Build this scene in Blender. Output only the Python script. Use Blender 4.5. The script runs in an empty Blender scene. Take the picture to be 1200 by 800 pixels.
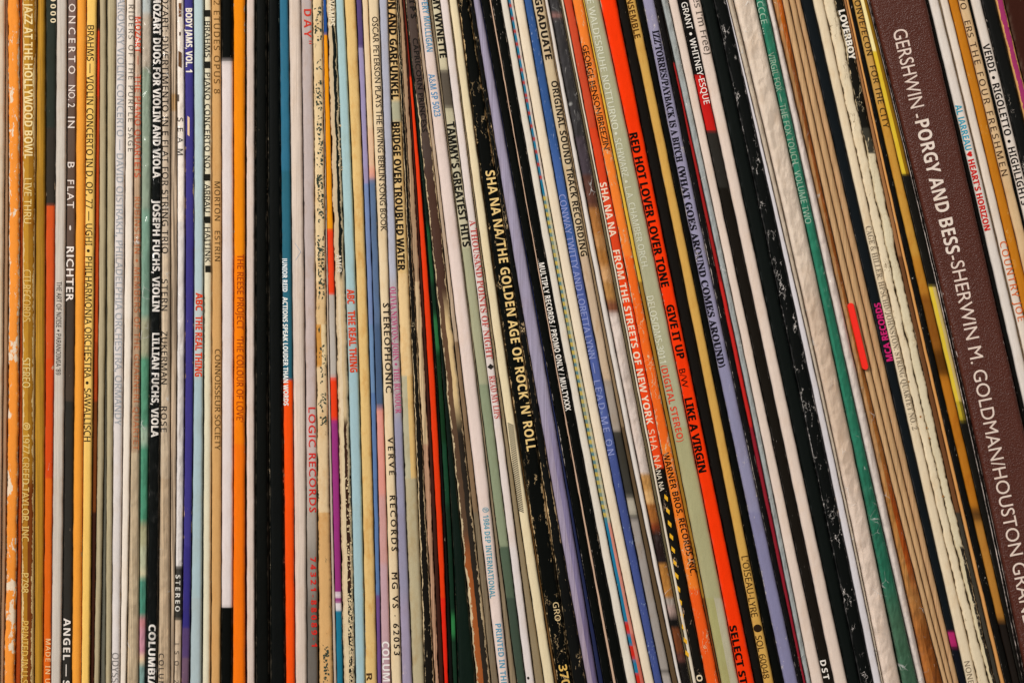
import bpy, math, random
from math import radians
from mathutils import noise as mn, Vector

random.seed(7)
S = 0.00025            # metres of shelf per photograph pixel (a 12 inch sleeve is 1260 px tall)
YB, YT = 1010.0, -248.0
DEPTH = 0.312

def W(x, y, d):        # spine-plane position -> world
    return ((x - 600.0) * S, d, (YB - y) * S)

# ------------------------------------------------------------------ camera, light, exposure
sc = bpy.context.scene
cam = bpy.data.cameras.new('camera'); co = bpy.data.objects.new('camera', cam)
sc.collection.objects.link(co); sc.camera = co
DIST = 1.15
co.location = (0, -DIST, (YB - 400) * S); co.rotation_euler = (radians(90), 0, 0)
cam.sensor_width = 36; cam.lens = 36 * DIST / (1200 * S)
cam.clip_start = 0.01; cam.clip_end = 20

w = bpy.data.worlds.new('World'); sc.world = w; w.use_nodes = True
w.node_tree.nodes['Background'].inputs[0].default_value = (1.0, 0.94, 0.87, 1)
w.node_tree.nodes['Background'].inputs[1].default_value = 0.11

def area(name, loc, target, size, power, col):
    l = bpy.data.lights.new(name, 'AREA'); l.shape = 'RECTANGLE'
    l.size, l.size_y = size; l.energy = power; l.color = col
    o = bpy.data.objects.new(name, l); sc.collection.objects.link(o)
    o.location = loc
    o.rotation_euler = (Vector(target) - Vector(loc)).to_track_quat('-Z', 'Y').to_euler()
    return o
area('window_light', (-1.05, -1.5, 1.0), (0, 0, .15), (0.6, 0.8), 38.0, (1.0, 0.965, 0.915))
area('fill_light', (0.9, -1.6, 0.9), (0, 0, .15), (1.0, 0.8), 4.6, (1.0, 0.92, 0.83))  # weak fill added from the right
area('sparkle_light', (-0.25, -1.3, 0.95), (0, 0, .15), (0.10, 0.10), 3.2, (1.0, 0.92, 0.82))  # small added light that raises crisp sparkles on the plastic
sc.view_settings.view_transform = 'Standard'; sc.view_settings.look = 'None'
sc.view_settings.exposure = 0.0; sc.view_settings.gamma = 1.0
sc.cycles.use_denoising = True
sc.cycles.transparent_max_bounces = 12

# ------------------------------------------------------------------ helpers
def lin(h):
    h = h.lstrip('#'); r = []
    for i in (0, 2, 4):
        c = int(h[i:i+2], 16) / 255.0
        r.append(c / 12.92 if c <= .04045 else ((c + .055) / 1.055) ** 2.4)
    return tuple(r)

class NT:
    def __init__(s, name):
        s.m = bpy.data.materials.new(name); s.m.use_nodes = True
        s.t = s.m.node_tree; s.t.nodes.clear()
    def n(s, kind, **kw):
        nd = s.t.nodes.new(kind)
        for k, v in kw.items(): setattr(nd, k, v)
        return nd
    def l(s, a, b): s.t.links.new(a, b)
    def put(s, v, inp):
        if hasattr(v, 'links') or isinstance(v, bpy.types.NodeSocket): s.l(v, inp)
        else: inp.default_value = v
    def math(s, op, a, b=0.0, c=None, clamp=False):
        nd = s.n('ShaderNodeMath', operation=op); nd.use_clamp = clamp
        s.put(a, nd.inputs[0]); s.put(b, nd.inputs[1])
        if c is not None: s.put(c, nd.inputs[2])
        return nd.outputs[0]
    def vmath(s, op, a, b):
        nd = s.n('ShaderNodeVectorMath', operation=op); s.put(a, nd.inputs[0]); s.put(b, nd.inputs[1])
        return nd.outputs[0]
    def oattr(s, name):
        nd = s.n('ShaderNodeAttribute', attribute_type='OBJECT', attribute_name=name); return nd
    def noise(s, vec, scale, detail=2.0, rough=.5):
        nd = s.n('ShaderNodeTexNoise'); s.l(vec, nd.inputs['Vector'])
        nd.inputs['Scale'].default_value = scale; nd.inputs['Detail'].default_value = detail
        nd.inputs['Roughness'].default_value = rough
        return nd.outputs['Fac']
    def step(s, v, lo, w=.04):
        return s.math('DIVIDE', s.math('SUBTRACT', v, lo), w, clamp=True)
    def mix(s, f, a, b, mode='MIX'):
        nd = s.n('ShaderNodeMix', data_type='RGBA', blend_type=mode)
        s.put(f, nd.inputs[0]); s.put(a, nd.inputs[6]); s.put(b, nd.inputs[7])
        return nd.outputs[2]

def printed_card():
    t = NT('printed_card')
    uv = t.n('ShaderNodeUVMap', uv_map='spine').outputs[0]
    seed = t.oattr('seed').outputs['Fac']
    cb = t.n('ShaderNodeCombineXYZ'); t.l(seed, cb.inputs[2]); t.l(seed, cb.inputs[1])
    co_ = t.vmath('ADD', uv, cb.outputs[0])
    st = t.vmath('MULTIPLY', co_, (1.0, .42, 1.0))      # things run along the spine
    edge = t.n('ShaderNodeAttribute', attribute_name='edge').outputs['Fac']
    pr = t.n('ShaderNodeAttribute', attribute_name='print').outputs['Color']
    wc = t.oattr('wear_colour').outputs['Color']
    A = {k: t.oattr(k).outputs['Fac'] for k in ('spots', 'edges', 'peel', 'crack', 'stain', 'ribs', 'gloss')}
    # flecks
    nf = t.noise(t.vmath('MULTIPLY', co_, (1.0, .5, 1.0)), 1.7, 5, .66)
    edge3 = t.math('POWER', edge, 2.0)
    low = t.noise(st, .16, 2, .5)
    thr = t.math('SUBTRACT', t.math('SUBTRACT', .83, t.math('MULTIPLY', edge3, .05)), t.math('MULTIPLY', A['spots'], t.math('MULTIPLY_ADD', t.step(low, .38, .35), .20, .06)))
    m1 = t.step(nf, thr, .035)
    rb = t.noise(t.vmath('MULTIPLY', co_, (1.0, .09, 1.0)), 2.6, 4, .6)
    m1 = t.math('MAXIMUM', m1, t.math('MULTIPLY', t.step(rb, t.math('SUBTRACT', .80, t.math('MULTIPLY', A['spots'], .17)), .03), t.step(t.noise(co_, 1.9, 3, .7), .46, .05)))
    # worn corners
    ne = t.noise(st, 1.1, 5, .68); nl = t.noise(st, .09, 2, .5)
    ev = t.math('ADD', edge, t.math('ADD', t.math('MULTIPLY_ADD', ne, 1.1, -.55), t.math('MULTIPLY_ADD', nl, .9, -.45)))
    m2 = t.step(ev, t.math('SUBTRACT', 1.42, t.math('MULTIPLY', A['edges'], .8)), .06)
    # peeled patches
    npn = t.noise(st, .34, 5, .62)
    m3 = t.step(npn, t.math('SUBTRACT', .86, t.math('MULTIPLY', A['peel'], .42)), .018)
    # crackle lines
    ds = t.n('ShaderNodeTexNoise'); t.l(co_, ds.inputs['Vector']); ds.inputs['Scale'].default_value = .9
    cv = t.vmath('ADD', t.vmath('MULTIPLY', co_, (1, .22, 1)), t.vmath('MULTIPLY', ds.outputs['Color'], (1.9, 2.2, 0)))
    vo = t.n('ShaderNodeTexVoronoi', feature='DISTANCE_TO_EDGE'); t.l(cv, vo.inputs['Vector']); vo.inputs['Scale'].default_value = .62
    line = t.math('SUBTRACT', 1.0, t.step(vo.outputs['Distance'], t.math('MULTIPLY_ADD', t.noise(st, 1.3, 3), .10, -.045), .025))
    m4 = t.math('MULTIPLY', line, t.step(t.noise(st, .3, 3), t.math('SUBTRACT', .76, t.math('MULTIPLY', A['crack'], .27)), .06))
    mask = t.math('MAXIMUM', t.math('MAXIMUM', m1, m2), t.math('MAXIMUM', m3, m4))
    # paper tone
    grain = t.noise(co_, 5.5, 3, .7)
    g = t.math('MULTIPLY_ADD', grain, .30, .85)
    fib = t.noise(t.vmath('MULTIPLY', co_, (1.0, .12, 1.0)), 2.8, 4, .65)
    g = t.math('MULTIPLY', g, t.math('MULTIPLY_ADD', fib, .22, .89))
    # corners rub paler than the flat of the spine, grime sits in specks
    blot = t.noise(st, .11, 3, .6)
    g2 = t.math('MULTIPLY', g, t.math('MULTIPLY_ADD', blot, .22, .89))
    rv = t.vmath('MULTIPLY', co_, (1.0, .012, 1.0))
    rib = t.noise(rv, 3.2, 2, .6)
    ribf = t.math('SUBTRACT', 1.0, t.math('MULTIPLY', A['ribs'], t.math('SUBTRACT', 1.0, t.step(rib, .38, .22))))
    g3 = t.math('MULTIPLY', g2, ribf)
    stn = t.math('MULTIPLY', t.step(t.noise(st, .33, 4, .65), .5, .3), A['stain'])
    base = t.mix(stn, pr, t.mix(1.0, pr, (.80, .60, .36, 1), 'MULTIPLY'))
    rub = t.math('MULTIPLY', t.step(t.math('ADD', edge, t.math('MULTIPLY_ADD', t.noise(st, .7, 4, .6), .8, -.4)), .82, .5), .13)
    base = t.mix(rub, base, wc)
    spk = t.math('MULTIPLY', t.step(t.noise(co_, 3.1, 2, .5), .70, .05), .35)
    base = t.mix(spk, base, t.mix(1.0, base, (.45, .38, .30, 1), 'MULTIPLY'))
    cg = t.n('ShaderNodeCombineColor'); [t.l(g3, cg.inputs[i]) for i in range(3)]
    base = t.mix(1.0, base, cg.outputs[0], 'MULTIPLY')
    wv = t.mix(t.noise(co_, 2.3, 3, .6), t.mix(1.0, wc, (.74, .68, .60, 1), 'MULTIPLY'), wc)
    col = t.mix(mask, base, wv)
    bs = t.n('ShaderNodeBsdfPrincipled')
    t.l(col, bs.inputs['Base Color'])
    ro = t.math('ADD', t.math('SUBTRACT', .78, t.math('MULTIPLY', A['gloss'], .5)), t.math('MULTIPLY', mask, .25), clamp=True)
    t.l(t.math('ADD', ro, t.math('MULTIPLY_ADD', grain, .12, -.06)), bs.inputs['Roughness'])
    t.put(t.math('MULTIPLY_ADD', A['gloss'], .13, .0), bs.inputs['Specular IOR Level'])
    h = t.math('SUBTRACT', t.math('MULTIPLY', grain, .10), t.math('MULTIPLY', mask, .28))
    h = t.math('ADD', h, t.math('MULTIPLY', t.noise(st, .8, 3, .6), .5))
    h = t.math('ADD', h, t.math('MULTIPLY', t.math('MULTIPLY', rib, A['ribs']), .5))
    bp = t.n('ShaderNodeBump'); bp.inputs['Strength'].default_value = .55; bp.inputs['Distance'].default_value = .00022
    t.l(h, bp.inputs['Height']); t.l(bp.outputs[0], bs.inputs['Normal'])
    o = t.n('ShaderNodeOutputMaterial'); t.l(bs.outputs[0], o.inputs[0])
    return t.m

def pebbled_board():   # leatherette of the thick box
    t = NT('pebbled_leatherette')
    uv = t.n('ShaderNodeUVMap', uv_map='spine').outputs[0]
    edge = t.n('ShaderNodeAttribute', attribute_name='edge').outputs['Fac']
    pr = t.n('ShaderNodeAttribute', attribute_name='print').outputs['Color']
    st = t.vmath('MULTIPLY', uv, (1, .35, 1))
    ev = t.math('ADD', edge, t.math('MULTIPLY_ADD', t.noise(st, 1.2, 5, .7), .9, -.45))
    m = t.step(t.math('ADD', ev, t.math('MULTIPLY_ADD', t.noise(st, .08, 2), .7, -.35)), 1.12, .05)
    m = t.math('MAXIMUM', m, t.step(t.noise(uv, 1.5, 3, .6), .775, .03))
    bl = t.noise(uv, .10, 3, .6)
    c = t.mix(t.math('MULTIPLY', bl, .35), pr, (.050, .016, .010, 1))
    bs = t.n('ShaderNodeBsdfPrincipled'); t.l(t.mix(m, c, lin('D8C8C4') + (1,)), bs.inputs['Base Color'])
    bs.inputs['Roughness'].default_value = .26; bs.inputs['Specular IOR Level'].default_value = .26
    vo = t.n('ShaderNodeTexVoronoi', feature='SMOOTH_F1'); t.l(uv, vo.inputs['Vector']); vo.inputs['Scale'].default_value = 2.7
    bp = t.n('ShaderNodeBump'); bp.inputs['Strength'].default_value = 1.0; bp.inputs['Distance'].default_value = .00015
    t.l(t.math('ADD', vo.outputs['Distance'], t.math('MULTIPLY', t.noise(uv, 5, 3), .6)), bp.inputs['Height'])
    t.l(bp.outputs[0], bs.inputs['Normal'])
    o = t.n('ShaderNodeOutputMaterial'); t.l(bs.outputs[0], o.inputs[0])
    return t.m

def clear_film():
    t = NT('clear_polythene')
    uv = t.n('ShaderNodeUVMap', uv_map='spine').outputs[0]
    seed = t.oattr('seed').outputs['Fac']
    cb = t.n('ShaderNodeCombineXYZ'); t.l(seed, cb.inputs[2])
    v = t.vmath('ADD', uv, cb.outputs[0])
    st = t.vmath('MULTIPLY', v, (1, .5, 1))
    bp = t.n('ShaderNodeBump'); bp.inputs['Strength'].default_value = 1.0; bp.inputs['Distance'].default_value = .0007
    vo = t.n('ShaderNodeTexVoronoi', feature='DISTANCE_TO_EDGE'); vo.inputs['Scale'].default_value = .30
    t.l(st, vo.inputs['Vector'])
    t.l(t.math('ADD', t.math('MULTIPLY', vo.outputs['Distance'], .5), t.noise(st, .32, 2, .5)), bp.inputs['Height'])
    gl = t.n('ShaderNodeBsdfGlossy'); gl.inputs['Roughness'].default_value = .11
    gl.inputs['Color'].default_value = (1, 1, 1, 1); t.l(bp.outputs[0], gl.inputs['Normal'])
    tr = t.n('ShaderNodeBsdfTransparent'); tr.inputs['Color'].default_value = (1, 1, 1, 1)
    df = t.n('ShaderNodeBsdfDiffuse'); df.inputs['Color'].default_value = (.75, .73, .70, 1)
    haze = t.math('MULTIPLY', t.step(t.noise(st, .55, 4, .7), .55, .3), .05)
    m0 = t.n('ShaderNodeMixShader'); t.l(haze, m0.inputs[0]); t.l(tr.outputs[0], m0.inputs[1]); t.l(df.outputs[0], m0.inputs[2])
    ds = t.n('ShaderNodeTexNoise'); t.l(v, ds.inputs['Vector']); ds.inputs['Scale'].default_value = .5
    vc = t.n('ShaderNodeTexVoronoi', feature='DISTANCE_TO_EDGE'); vc.inputs['Scale'].default_value = .36
    t.l(t.vmath('ADD', t.vmath('MULTIPLY', v, (1, .75, 1)), t.vmath('MULTIPLY', ds.outputs['Color'], (1.2, 1.2, 0))), vc.inputs['Vector'])
    cr = t.math('SUBTRACT', 1.0, t.step(vc.outputs['Distance'], t.math('MULTIPLY_ADD', t.noise(v, 1.0, 2), .09, -.035), .025))
    cr = t.math('MULTIPLY', t.math('MULTIPLY', cr, t.step(t.noise(v, .17, 2), .60, .10)), .5)
    dw = t.n('ShaderNodeBsdfDiffuse'); dw.inputs['Color'].default_value = (.85, .84, .82, 1)  # white scratch lines that also paint streak highlights into the film
    mc = t.n('ShaderNodeMixShader'); t.l(cr, mc.inputs[0]); t.l(m0.outputs[0], mc.inputs[1]); t.l(dw.outputs[0], mc.inputs[2]); m0 = mc
    fr = t.n('ShaderNodeFresnel'); fr.inputs['IOR'].default_value = 1.5; t.l(bp.outputs[0], fr.inputs['Normal'])
    m1 = t.n('ShaderNodeMixShader'); t.l(t.math('MULTIPLY', fr.outputs[0], .55, clamp=True), m1.inputs[0])
    t.l(m0.outputs[0], m1.inputs[1]); t.l(gl.outputs[0], m1.inputs[2])
    o = t.n('ShaderNodeOutputMaterial'); t.l(m1.outputs[0], o.inputs[0])
    return t.m

def shelf_wood():
    t = NT('dark_shelf_wood')
    tc = t.n('ShaderNodeTexCoord').outputs['Object']
    v = t.vmath('MULTIPLY', tc, (3, 40, 40))
    bs = t.n('ShaderNodeBsdfPrincipled')
    t.l(t.mix(t.noise(v, 1.0, 5, .6), (.05, .026, .013, 1), (.14, .075, .038, 1)), bs.inputs['Base Color'])
    bs.inputs['Roughness'].default_value = .55
    o = t.n('ShaderNodeOutputMaterial'); t.l(bs.outputs[0], o.inputs[0])
    return t.m

def tab_plastic():
    t = NT('red_tab_card')
    bs = t.n('ShaderNodeBsdfPrincipled')
    uv = t.n('ShaderNodeTexCoord').outputs['Object']
    t.l(t.mix(t.noise(uv, 900, 2), lin('FF1E00') + (1,), lin('F01800') + (1,)), bs.inputs['Base Color'])
    bs.inputs['Roughness'].default_value = .45
    o = t.n('ShaderNodeOutputMaterial'); t.l(bs.outputs[0], o.inputs[0])
    return t.m

CARD, PEBBLE, FILM, WOOD, TAB = printed_card(), pebbled_board(), clear_film(), shelf_wood(), tab_plastic()

# ------------------------------------------------------------------ lettering
def load_font(fn):
    import os
    try:
        p = os.path.join(bpy.utils.system_resource('DATAFILES'), 'fonts', fn)
        return bpy.data.fonts.load(p) if os.path.exists(p) else None
    except Exception:
        return None
SANS = load_font('Inter.woff2'); MONO = load_font('DejaVuSansMono.woff2'); MATH = load_font('NotoSansMath-Regular.woff2')

STY = {'S': (0x1D400, 0x1D41A, 0x1D7CE), 'N': (0x1D5A0, 0x1D5BA, 0x1D7E2), 'H': (0x1D5D4, 0x1D5EE, 0x1D7EC)}
ODD = '\u2022\u2117\u25A0\u2665\u25C6\u25CF\u2014\u00B7'
def glyph_mesh(s, style, sp, off):
    cu = bpy.data.curves.new('t', 'FONT')
    odd = [i for i, ch in enumerate(s) if ch in ODD]
    if style != 'G' and MATH:
        a, b, d = STY[style]; cu.font = MATH
        s = ''.join(chr(a + ord(ch) - 65) if 'A' <= ch <= 'Z' else chr(b + ord(ch) - 97) if 'a' <= ch <= 'z' else chr(d + ord(ch) - 48) if '0' <= ch <= '9' else ch for ch in s)
    if SANS: cu.font_bold = SANS
    cu.body = s; cu.size = 1.0; cu.resolution_u = 4 if len(s) and style == 'G' and off > 0 else 2; cu.space_character = sp
    if SANS:
        for i in odd: cu.body_format[i].use_bold = True
    o = bpy.data.objects.new('t', cu); sc.collection.objects.link(o)
    dg = bpy.context.evaluated_depsgraph_get()
    me = o.evaluated_get(dg).to_mesh()
    vs = [(v.co.x, v.co.y) for v in me.vertices]; fs = [tuple(p.vertices) for p in me.polygons]
    o.evaluated_get(dg).to_mesh_clear()
    bpy.data.objects.remove(o); bpy.data.curves.remove(cu)
    return vs, fs
CAP = {}
def capheight(style):
    if style not in CAP:
        vs, _ = glyph_mesh('H', style, 1.0, 0.0)
        CAP[style] = max(v[1] for v in vs) or .7
    return CAP[style]

# ------------------------------------------------------------------ a record in its sleeve
UP = [0, .03, .08, .16, .28, .46, .485, .515, .54, .72, .84, .92, .97, 1]

def mkmesh(name, vs, fs, mat, parent=None, uv=None, edge=None, col=None, smooth=True, loc=(0, 0, 0), link=True):
    me = bpy.data.meshes.new(name)
    me.from_pydata([(a - loc[0], b - loc[1], c - loc[2]) for a, b, c in vs], [], fs)
    if uv is not None:
        ul = me.uv_layers.new(name='spine')
        vi = [0] * len(me.loops); me.loops.foreach_get('vertex_index', vi)
        flat = []
        for i in vi: flat += uv[i]
        ul.data.foreach_set('uv', flat)
    if edge is not None:
        a = me.attributes.new('edge', 'FLOAT', 'POINT'); a.data.foreach_set('value', edge)
    if col is not None:
        a = me.attributes.new('print', 'FLOAT_COLOR', 'POINT')
        a.data.foreach_set('color', [x for c in col for x in (c[0], c[1], c[2], 1.0)])
    if smooth: me.polygons.foreach_set('use_smooth', [True] * len(me.polygons))
    me.materials.append(mat); me.update()
    o = bpy.data.objects.new(name, me)
    if link: sc.collection.objects.link(o)
    if parent is not None: o.parent = parent
    else: o.location = loc
    return o

DEF = dict(spots=.40, edges=.32, peel=0, crack=0, stain=.25, ribs=0, gloss=.35, wear_colour=lin('DCC9AE'))
RECS = []
def R(label, xs, cols, texts=(), marks=(), film=False, prot=None, jit=.3, mat=None, rnd=.24, cat='record', name='record_sleeve', tab=None, soft=1.6, **kw):
    p = dict(DEF)
    for k, v in kw.items(): p[k] = lin(v) if k == 'wear_colour' else v
    if isinstance(cols, str): cols = [(-999, cols)]
    RECS.append(dict(label=label, xs=xs, cols=cols, texts=texts, marks=marks, film=film, prot=prot, jit=jit,
                     mat=mat, rnd=rnd, p=p, cat=cat, name=name, tab=tab, soft=soft))

def rubbed(xl0, x0, xl1, x1, spans, colr, seed):
    # what is left of a rubbed-off title: small ragged bits of ink
    rg = random.Random(seed); out = []
    for a, b, n in spans:
        for _ in range(n):
            y = rg.uniform(a, b); f = y / 800.0
            l = xl0 + (xl1 - xl0) * f; r_ = x0 + (x1 - x0) * f
            out.append((rg.uniform(l, r_), y, rg.uniform(.8, 2.6), rg.uniform(.7, 2.6), colr, rg.uniform(-.8, .8)))
    return out

def quad3(a, b, c, y):     # through (20,a) (400,b) (780,c)
    t = (y - 400) / 380.0
    return b + (c - a) / 2 * t + (a + c - 2 * b) / 2 * t * t

def edges_of(r, y):
    x = r['xs']
    if -20 <= y <= 820:
        return quad3(x[0], x[2], x[4], y), quad3(x[1], x[3], x[5], y)
    if y < -20:
        f = (y + 20) / (YT + 20); a = edges_of(r, -20); b = r['top']
    else:
        f = (y - 820) / (YB - 820); a = edges_of(r, 820); b = r['bot']
    return a[0] * (1 - f) + b[0] * f, a[1] * (1 - f) + b[1] * f

def settle():
    n = len(RECS)
    for key, y0, y1, yt in (('top', -20, 160, YT), ('bot', 820, 640, YB)):
        pos = []
        for r in RECS:
            a = edges_of(r, y0); b = edges_of(r, y1)
            ca, cb = sum(a) / 2, sum(b) / 2
            pos.append([ca + (ca - cb) / (y0 - y1) * (yt - y0), max((a[1] - a[0]) + ((a[1] - a[0]) - (b[1] - b[0])) / (y0 - y1) * (yt - y0), .35 * (a[1] - a[0]), .3)])
        m = n // 2
        L = [0] * n
        def setp(i, c): L[i] = (c - pos[i][1] / 2, c + pos[i][1] / 2)
        setp(m, pos[m][0])
        for i in range(m + 1, n):
            c = max(pos[i][0], L[i-1][1] + .03 + pos[i][1] / 2); setp(i, c)
        for i in range(m - 1, -1, -1):
            c = min(pos[i][0], L[i+1][0] - .03 - pos[i][1] / 2); setp(i, c)
        for i, r in enumerate(RECS): r[key] = L[i]
    # neighbours share the shelf without cutting into one another
    for y in (-20, 20, 110, 200, 300, 400, 500, 600, 700, 780, 820):
        for i in range(n - 1):
            d = edges_of(RECS[i], y)[1] - edges_of(RECS[i + 1], y)[0]
            if d > .8: print('overlap %.1f at y=%d  %s | %s' % (d, y, RECS[i]['label'], RECS[i + 1]['label']))

def two(c):
    if isinstance(c, str): c = (c, c)
    return lin(c[0]), lin(c[1])
def col_at(cols, y, soft=0):
    c = two(cols[0][1])
    for a, b in cols[1:]:
        b = two(b); f = 1.0 if y >= a else 0.0
        if soft: f = min(max((y - a) / soft + .5, 0), 1); f = f * f * (3 - 2 * f)
        if f > 0: c = tuple(tuple(p * (1 - f) + q * f for p, q in zip(m, n)) for m, n in zip(c, b))
    return c

def front(r, u, y, wpx):   # depth of the spine surface in metres
    base = r['y0'] + S * (r['w1'] * (mn.noise(Vector((r['s'], y * .006, 3.3)))) + .35 * mn.noise(Vector((r['s'], y * .03, 9.1))))
    rad = min(r['rnd'] * 1.25 * wpx, 4.2, .49 * wpx)
    k = 1 - 2 * rad / max(wpx, .5); e = abs(2 * u - 1)
    if e > k and rad > 0:
        q = min((e - k) / (1 - k), 1); base += S * rad * (1 - math.sqrt(max(0, 1 - q * q * .98)))
    return base - 0.0

def build(r, idx):
    r['s'] = idx * 7.31 + 1.7
    if r['prot'] is None: r['prot'] = random.uniform(-1.5, 2.6)
    r['y0'] = -r['prot'] * 1.7 * S; r['w1'] = .8
    ys = []
    y = YT
    while y < YB:
        ys.append(y); y += (3 if r['jit'] > .45 else 5) if -15 < y < 812 else 16
    ys.append(YB)
    for a, _ in r['cols']:
        if YT < a < YB: ys += [a - .25, a + .25]
    ys = sorted(set(ys))
    vs, uv, ed, cl, fs = [], [], [], [], []
    nu = len(UP)
    stride = nu + 2
    for y in ys:
        xl, xr = edges_of(r, y)
        j = r['jit']
        xl += j * (mn.noise(Vector((r['s'], y * .045, 0))) + .6 * mn.noise(Vector((r['s'], y * .19, 5)))) * 1.3
        xr += j * (mn.noise(Vector((r['s'], y * .045, 20))) + .6 * mn.noise(Vector((r['s'], y * .19, 25)))) * 1.3
        if j > .45:
            xl += j * .7 * mn.noise(Vector((r['s'], y * .31, 40))); xr += j * .7 * mn.noise(Vector((r['s'], y * .31, 60)))
        if xr - xl < .7: m = (xl + xr) / 2; xl, xr = m - .35, m + .35
        g = min(.42, (xr - xl) * .08); xl += g; xr -= g
        wpx = xr - xl
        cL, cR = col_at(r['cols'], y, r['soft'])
        for k in range(-1, nu + 1):
            if k == -1: x, d, u, e = xl, DEPTH, 0, 1.0
            elif k == nu: x, d, u, e = xr, DEPTH, 1, 1.0
            else:
                u = UP[k]; x = xl + u * wpx; d = front(r, u, y, wpx); e = abs(2 * u - 1)
            vs.append(W(x, y, d)); uv.append((x * .25 + (0 if 0 <= k < nu else (-78 if k < 0 else 78)), y * .25)); ed.append(e)
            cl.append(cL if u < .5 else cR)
    for i in range(len(ys) - 1):
        for k in range(stride - 1):
            a = i * stride + k
            fs.append((a, a + stride, a + stride + 1, a + 1))
    n0 = len(vs) - stride
    fs.append(tuple(range(stride))); fs.append(tuple(range(len(vs) - 1, n0 - 1, -1)))
    b = r['bot']; loc = W((b[0] + b[1]) / 2, YB, DEPTH / 2)
    mat = PEBBLE if r['mat'] else CARD
    o = mkmesh(r['name'], vs, fs, mat, uv=uv, edge=ed, col=cl, loc=loc)
    o['label'] = r['label']; o['category'] = r['cat']; o['group'] = 'records standing in a row on the shelf'
    def props(q, **over):
        q['seed'] = r['s']
        for k, v in r['p'].items(): q[k] = v
        for k, v in over.items(): q[k] = v
    props(o)
    for tx in r['texts']:
        s, x0, y0, x1, y1, cap, colr = tx[:7]
        opt = tx[7] if len(tx) > 7 else 'B'
        letter(r, o, loc, s, x0, y0, x1, y1, cap, colr, opt, mat, props)
    if r['marks']:
        vs2, fs2, uv2, ed2, cl2 = [], [], [], [], []
        for (x, y, ww, hh, colr, sk) in r['marks']:
            i0 = len(vs2)
            pts = []
            xl, xr = edges_of(r, y)
            for (px, py) in ((x - ww/2, y - hh/2 - sk), (x + ww/2, y - hh/2 + sk), (x + ww/2, y + hh/2 + sk), (x - ww/2, y + hh/2 - sk)):
                a, b_ = edges_of(r, py); u = min(max((px - a) / max(b_ - a, .5), .1), .9)
                vs2.append(W(px, py, front(r, .5, py, b_ - a) - 7e-5)); uv2.append((px * .25, py * .25)); ed2.append(abs(2*u-1)); cl2.append(lin(colr))
            fs2.append((i0, i0 + 3, i0 + 2, i0 + 1))
        q = mkmesh('printed_marks', vs2, fs2, CARD, parent=o, uv=uv2, edge=ed2, col=cl2, smooth=False, loc=loc); props(q); q['kind'] = 'stuff'
    if r['film']: film(r, o, loc, ys)
    if r['tab']: tab(r, o, loc)
    return o

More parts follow.
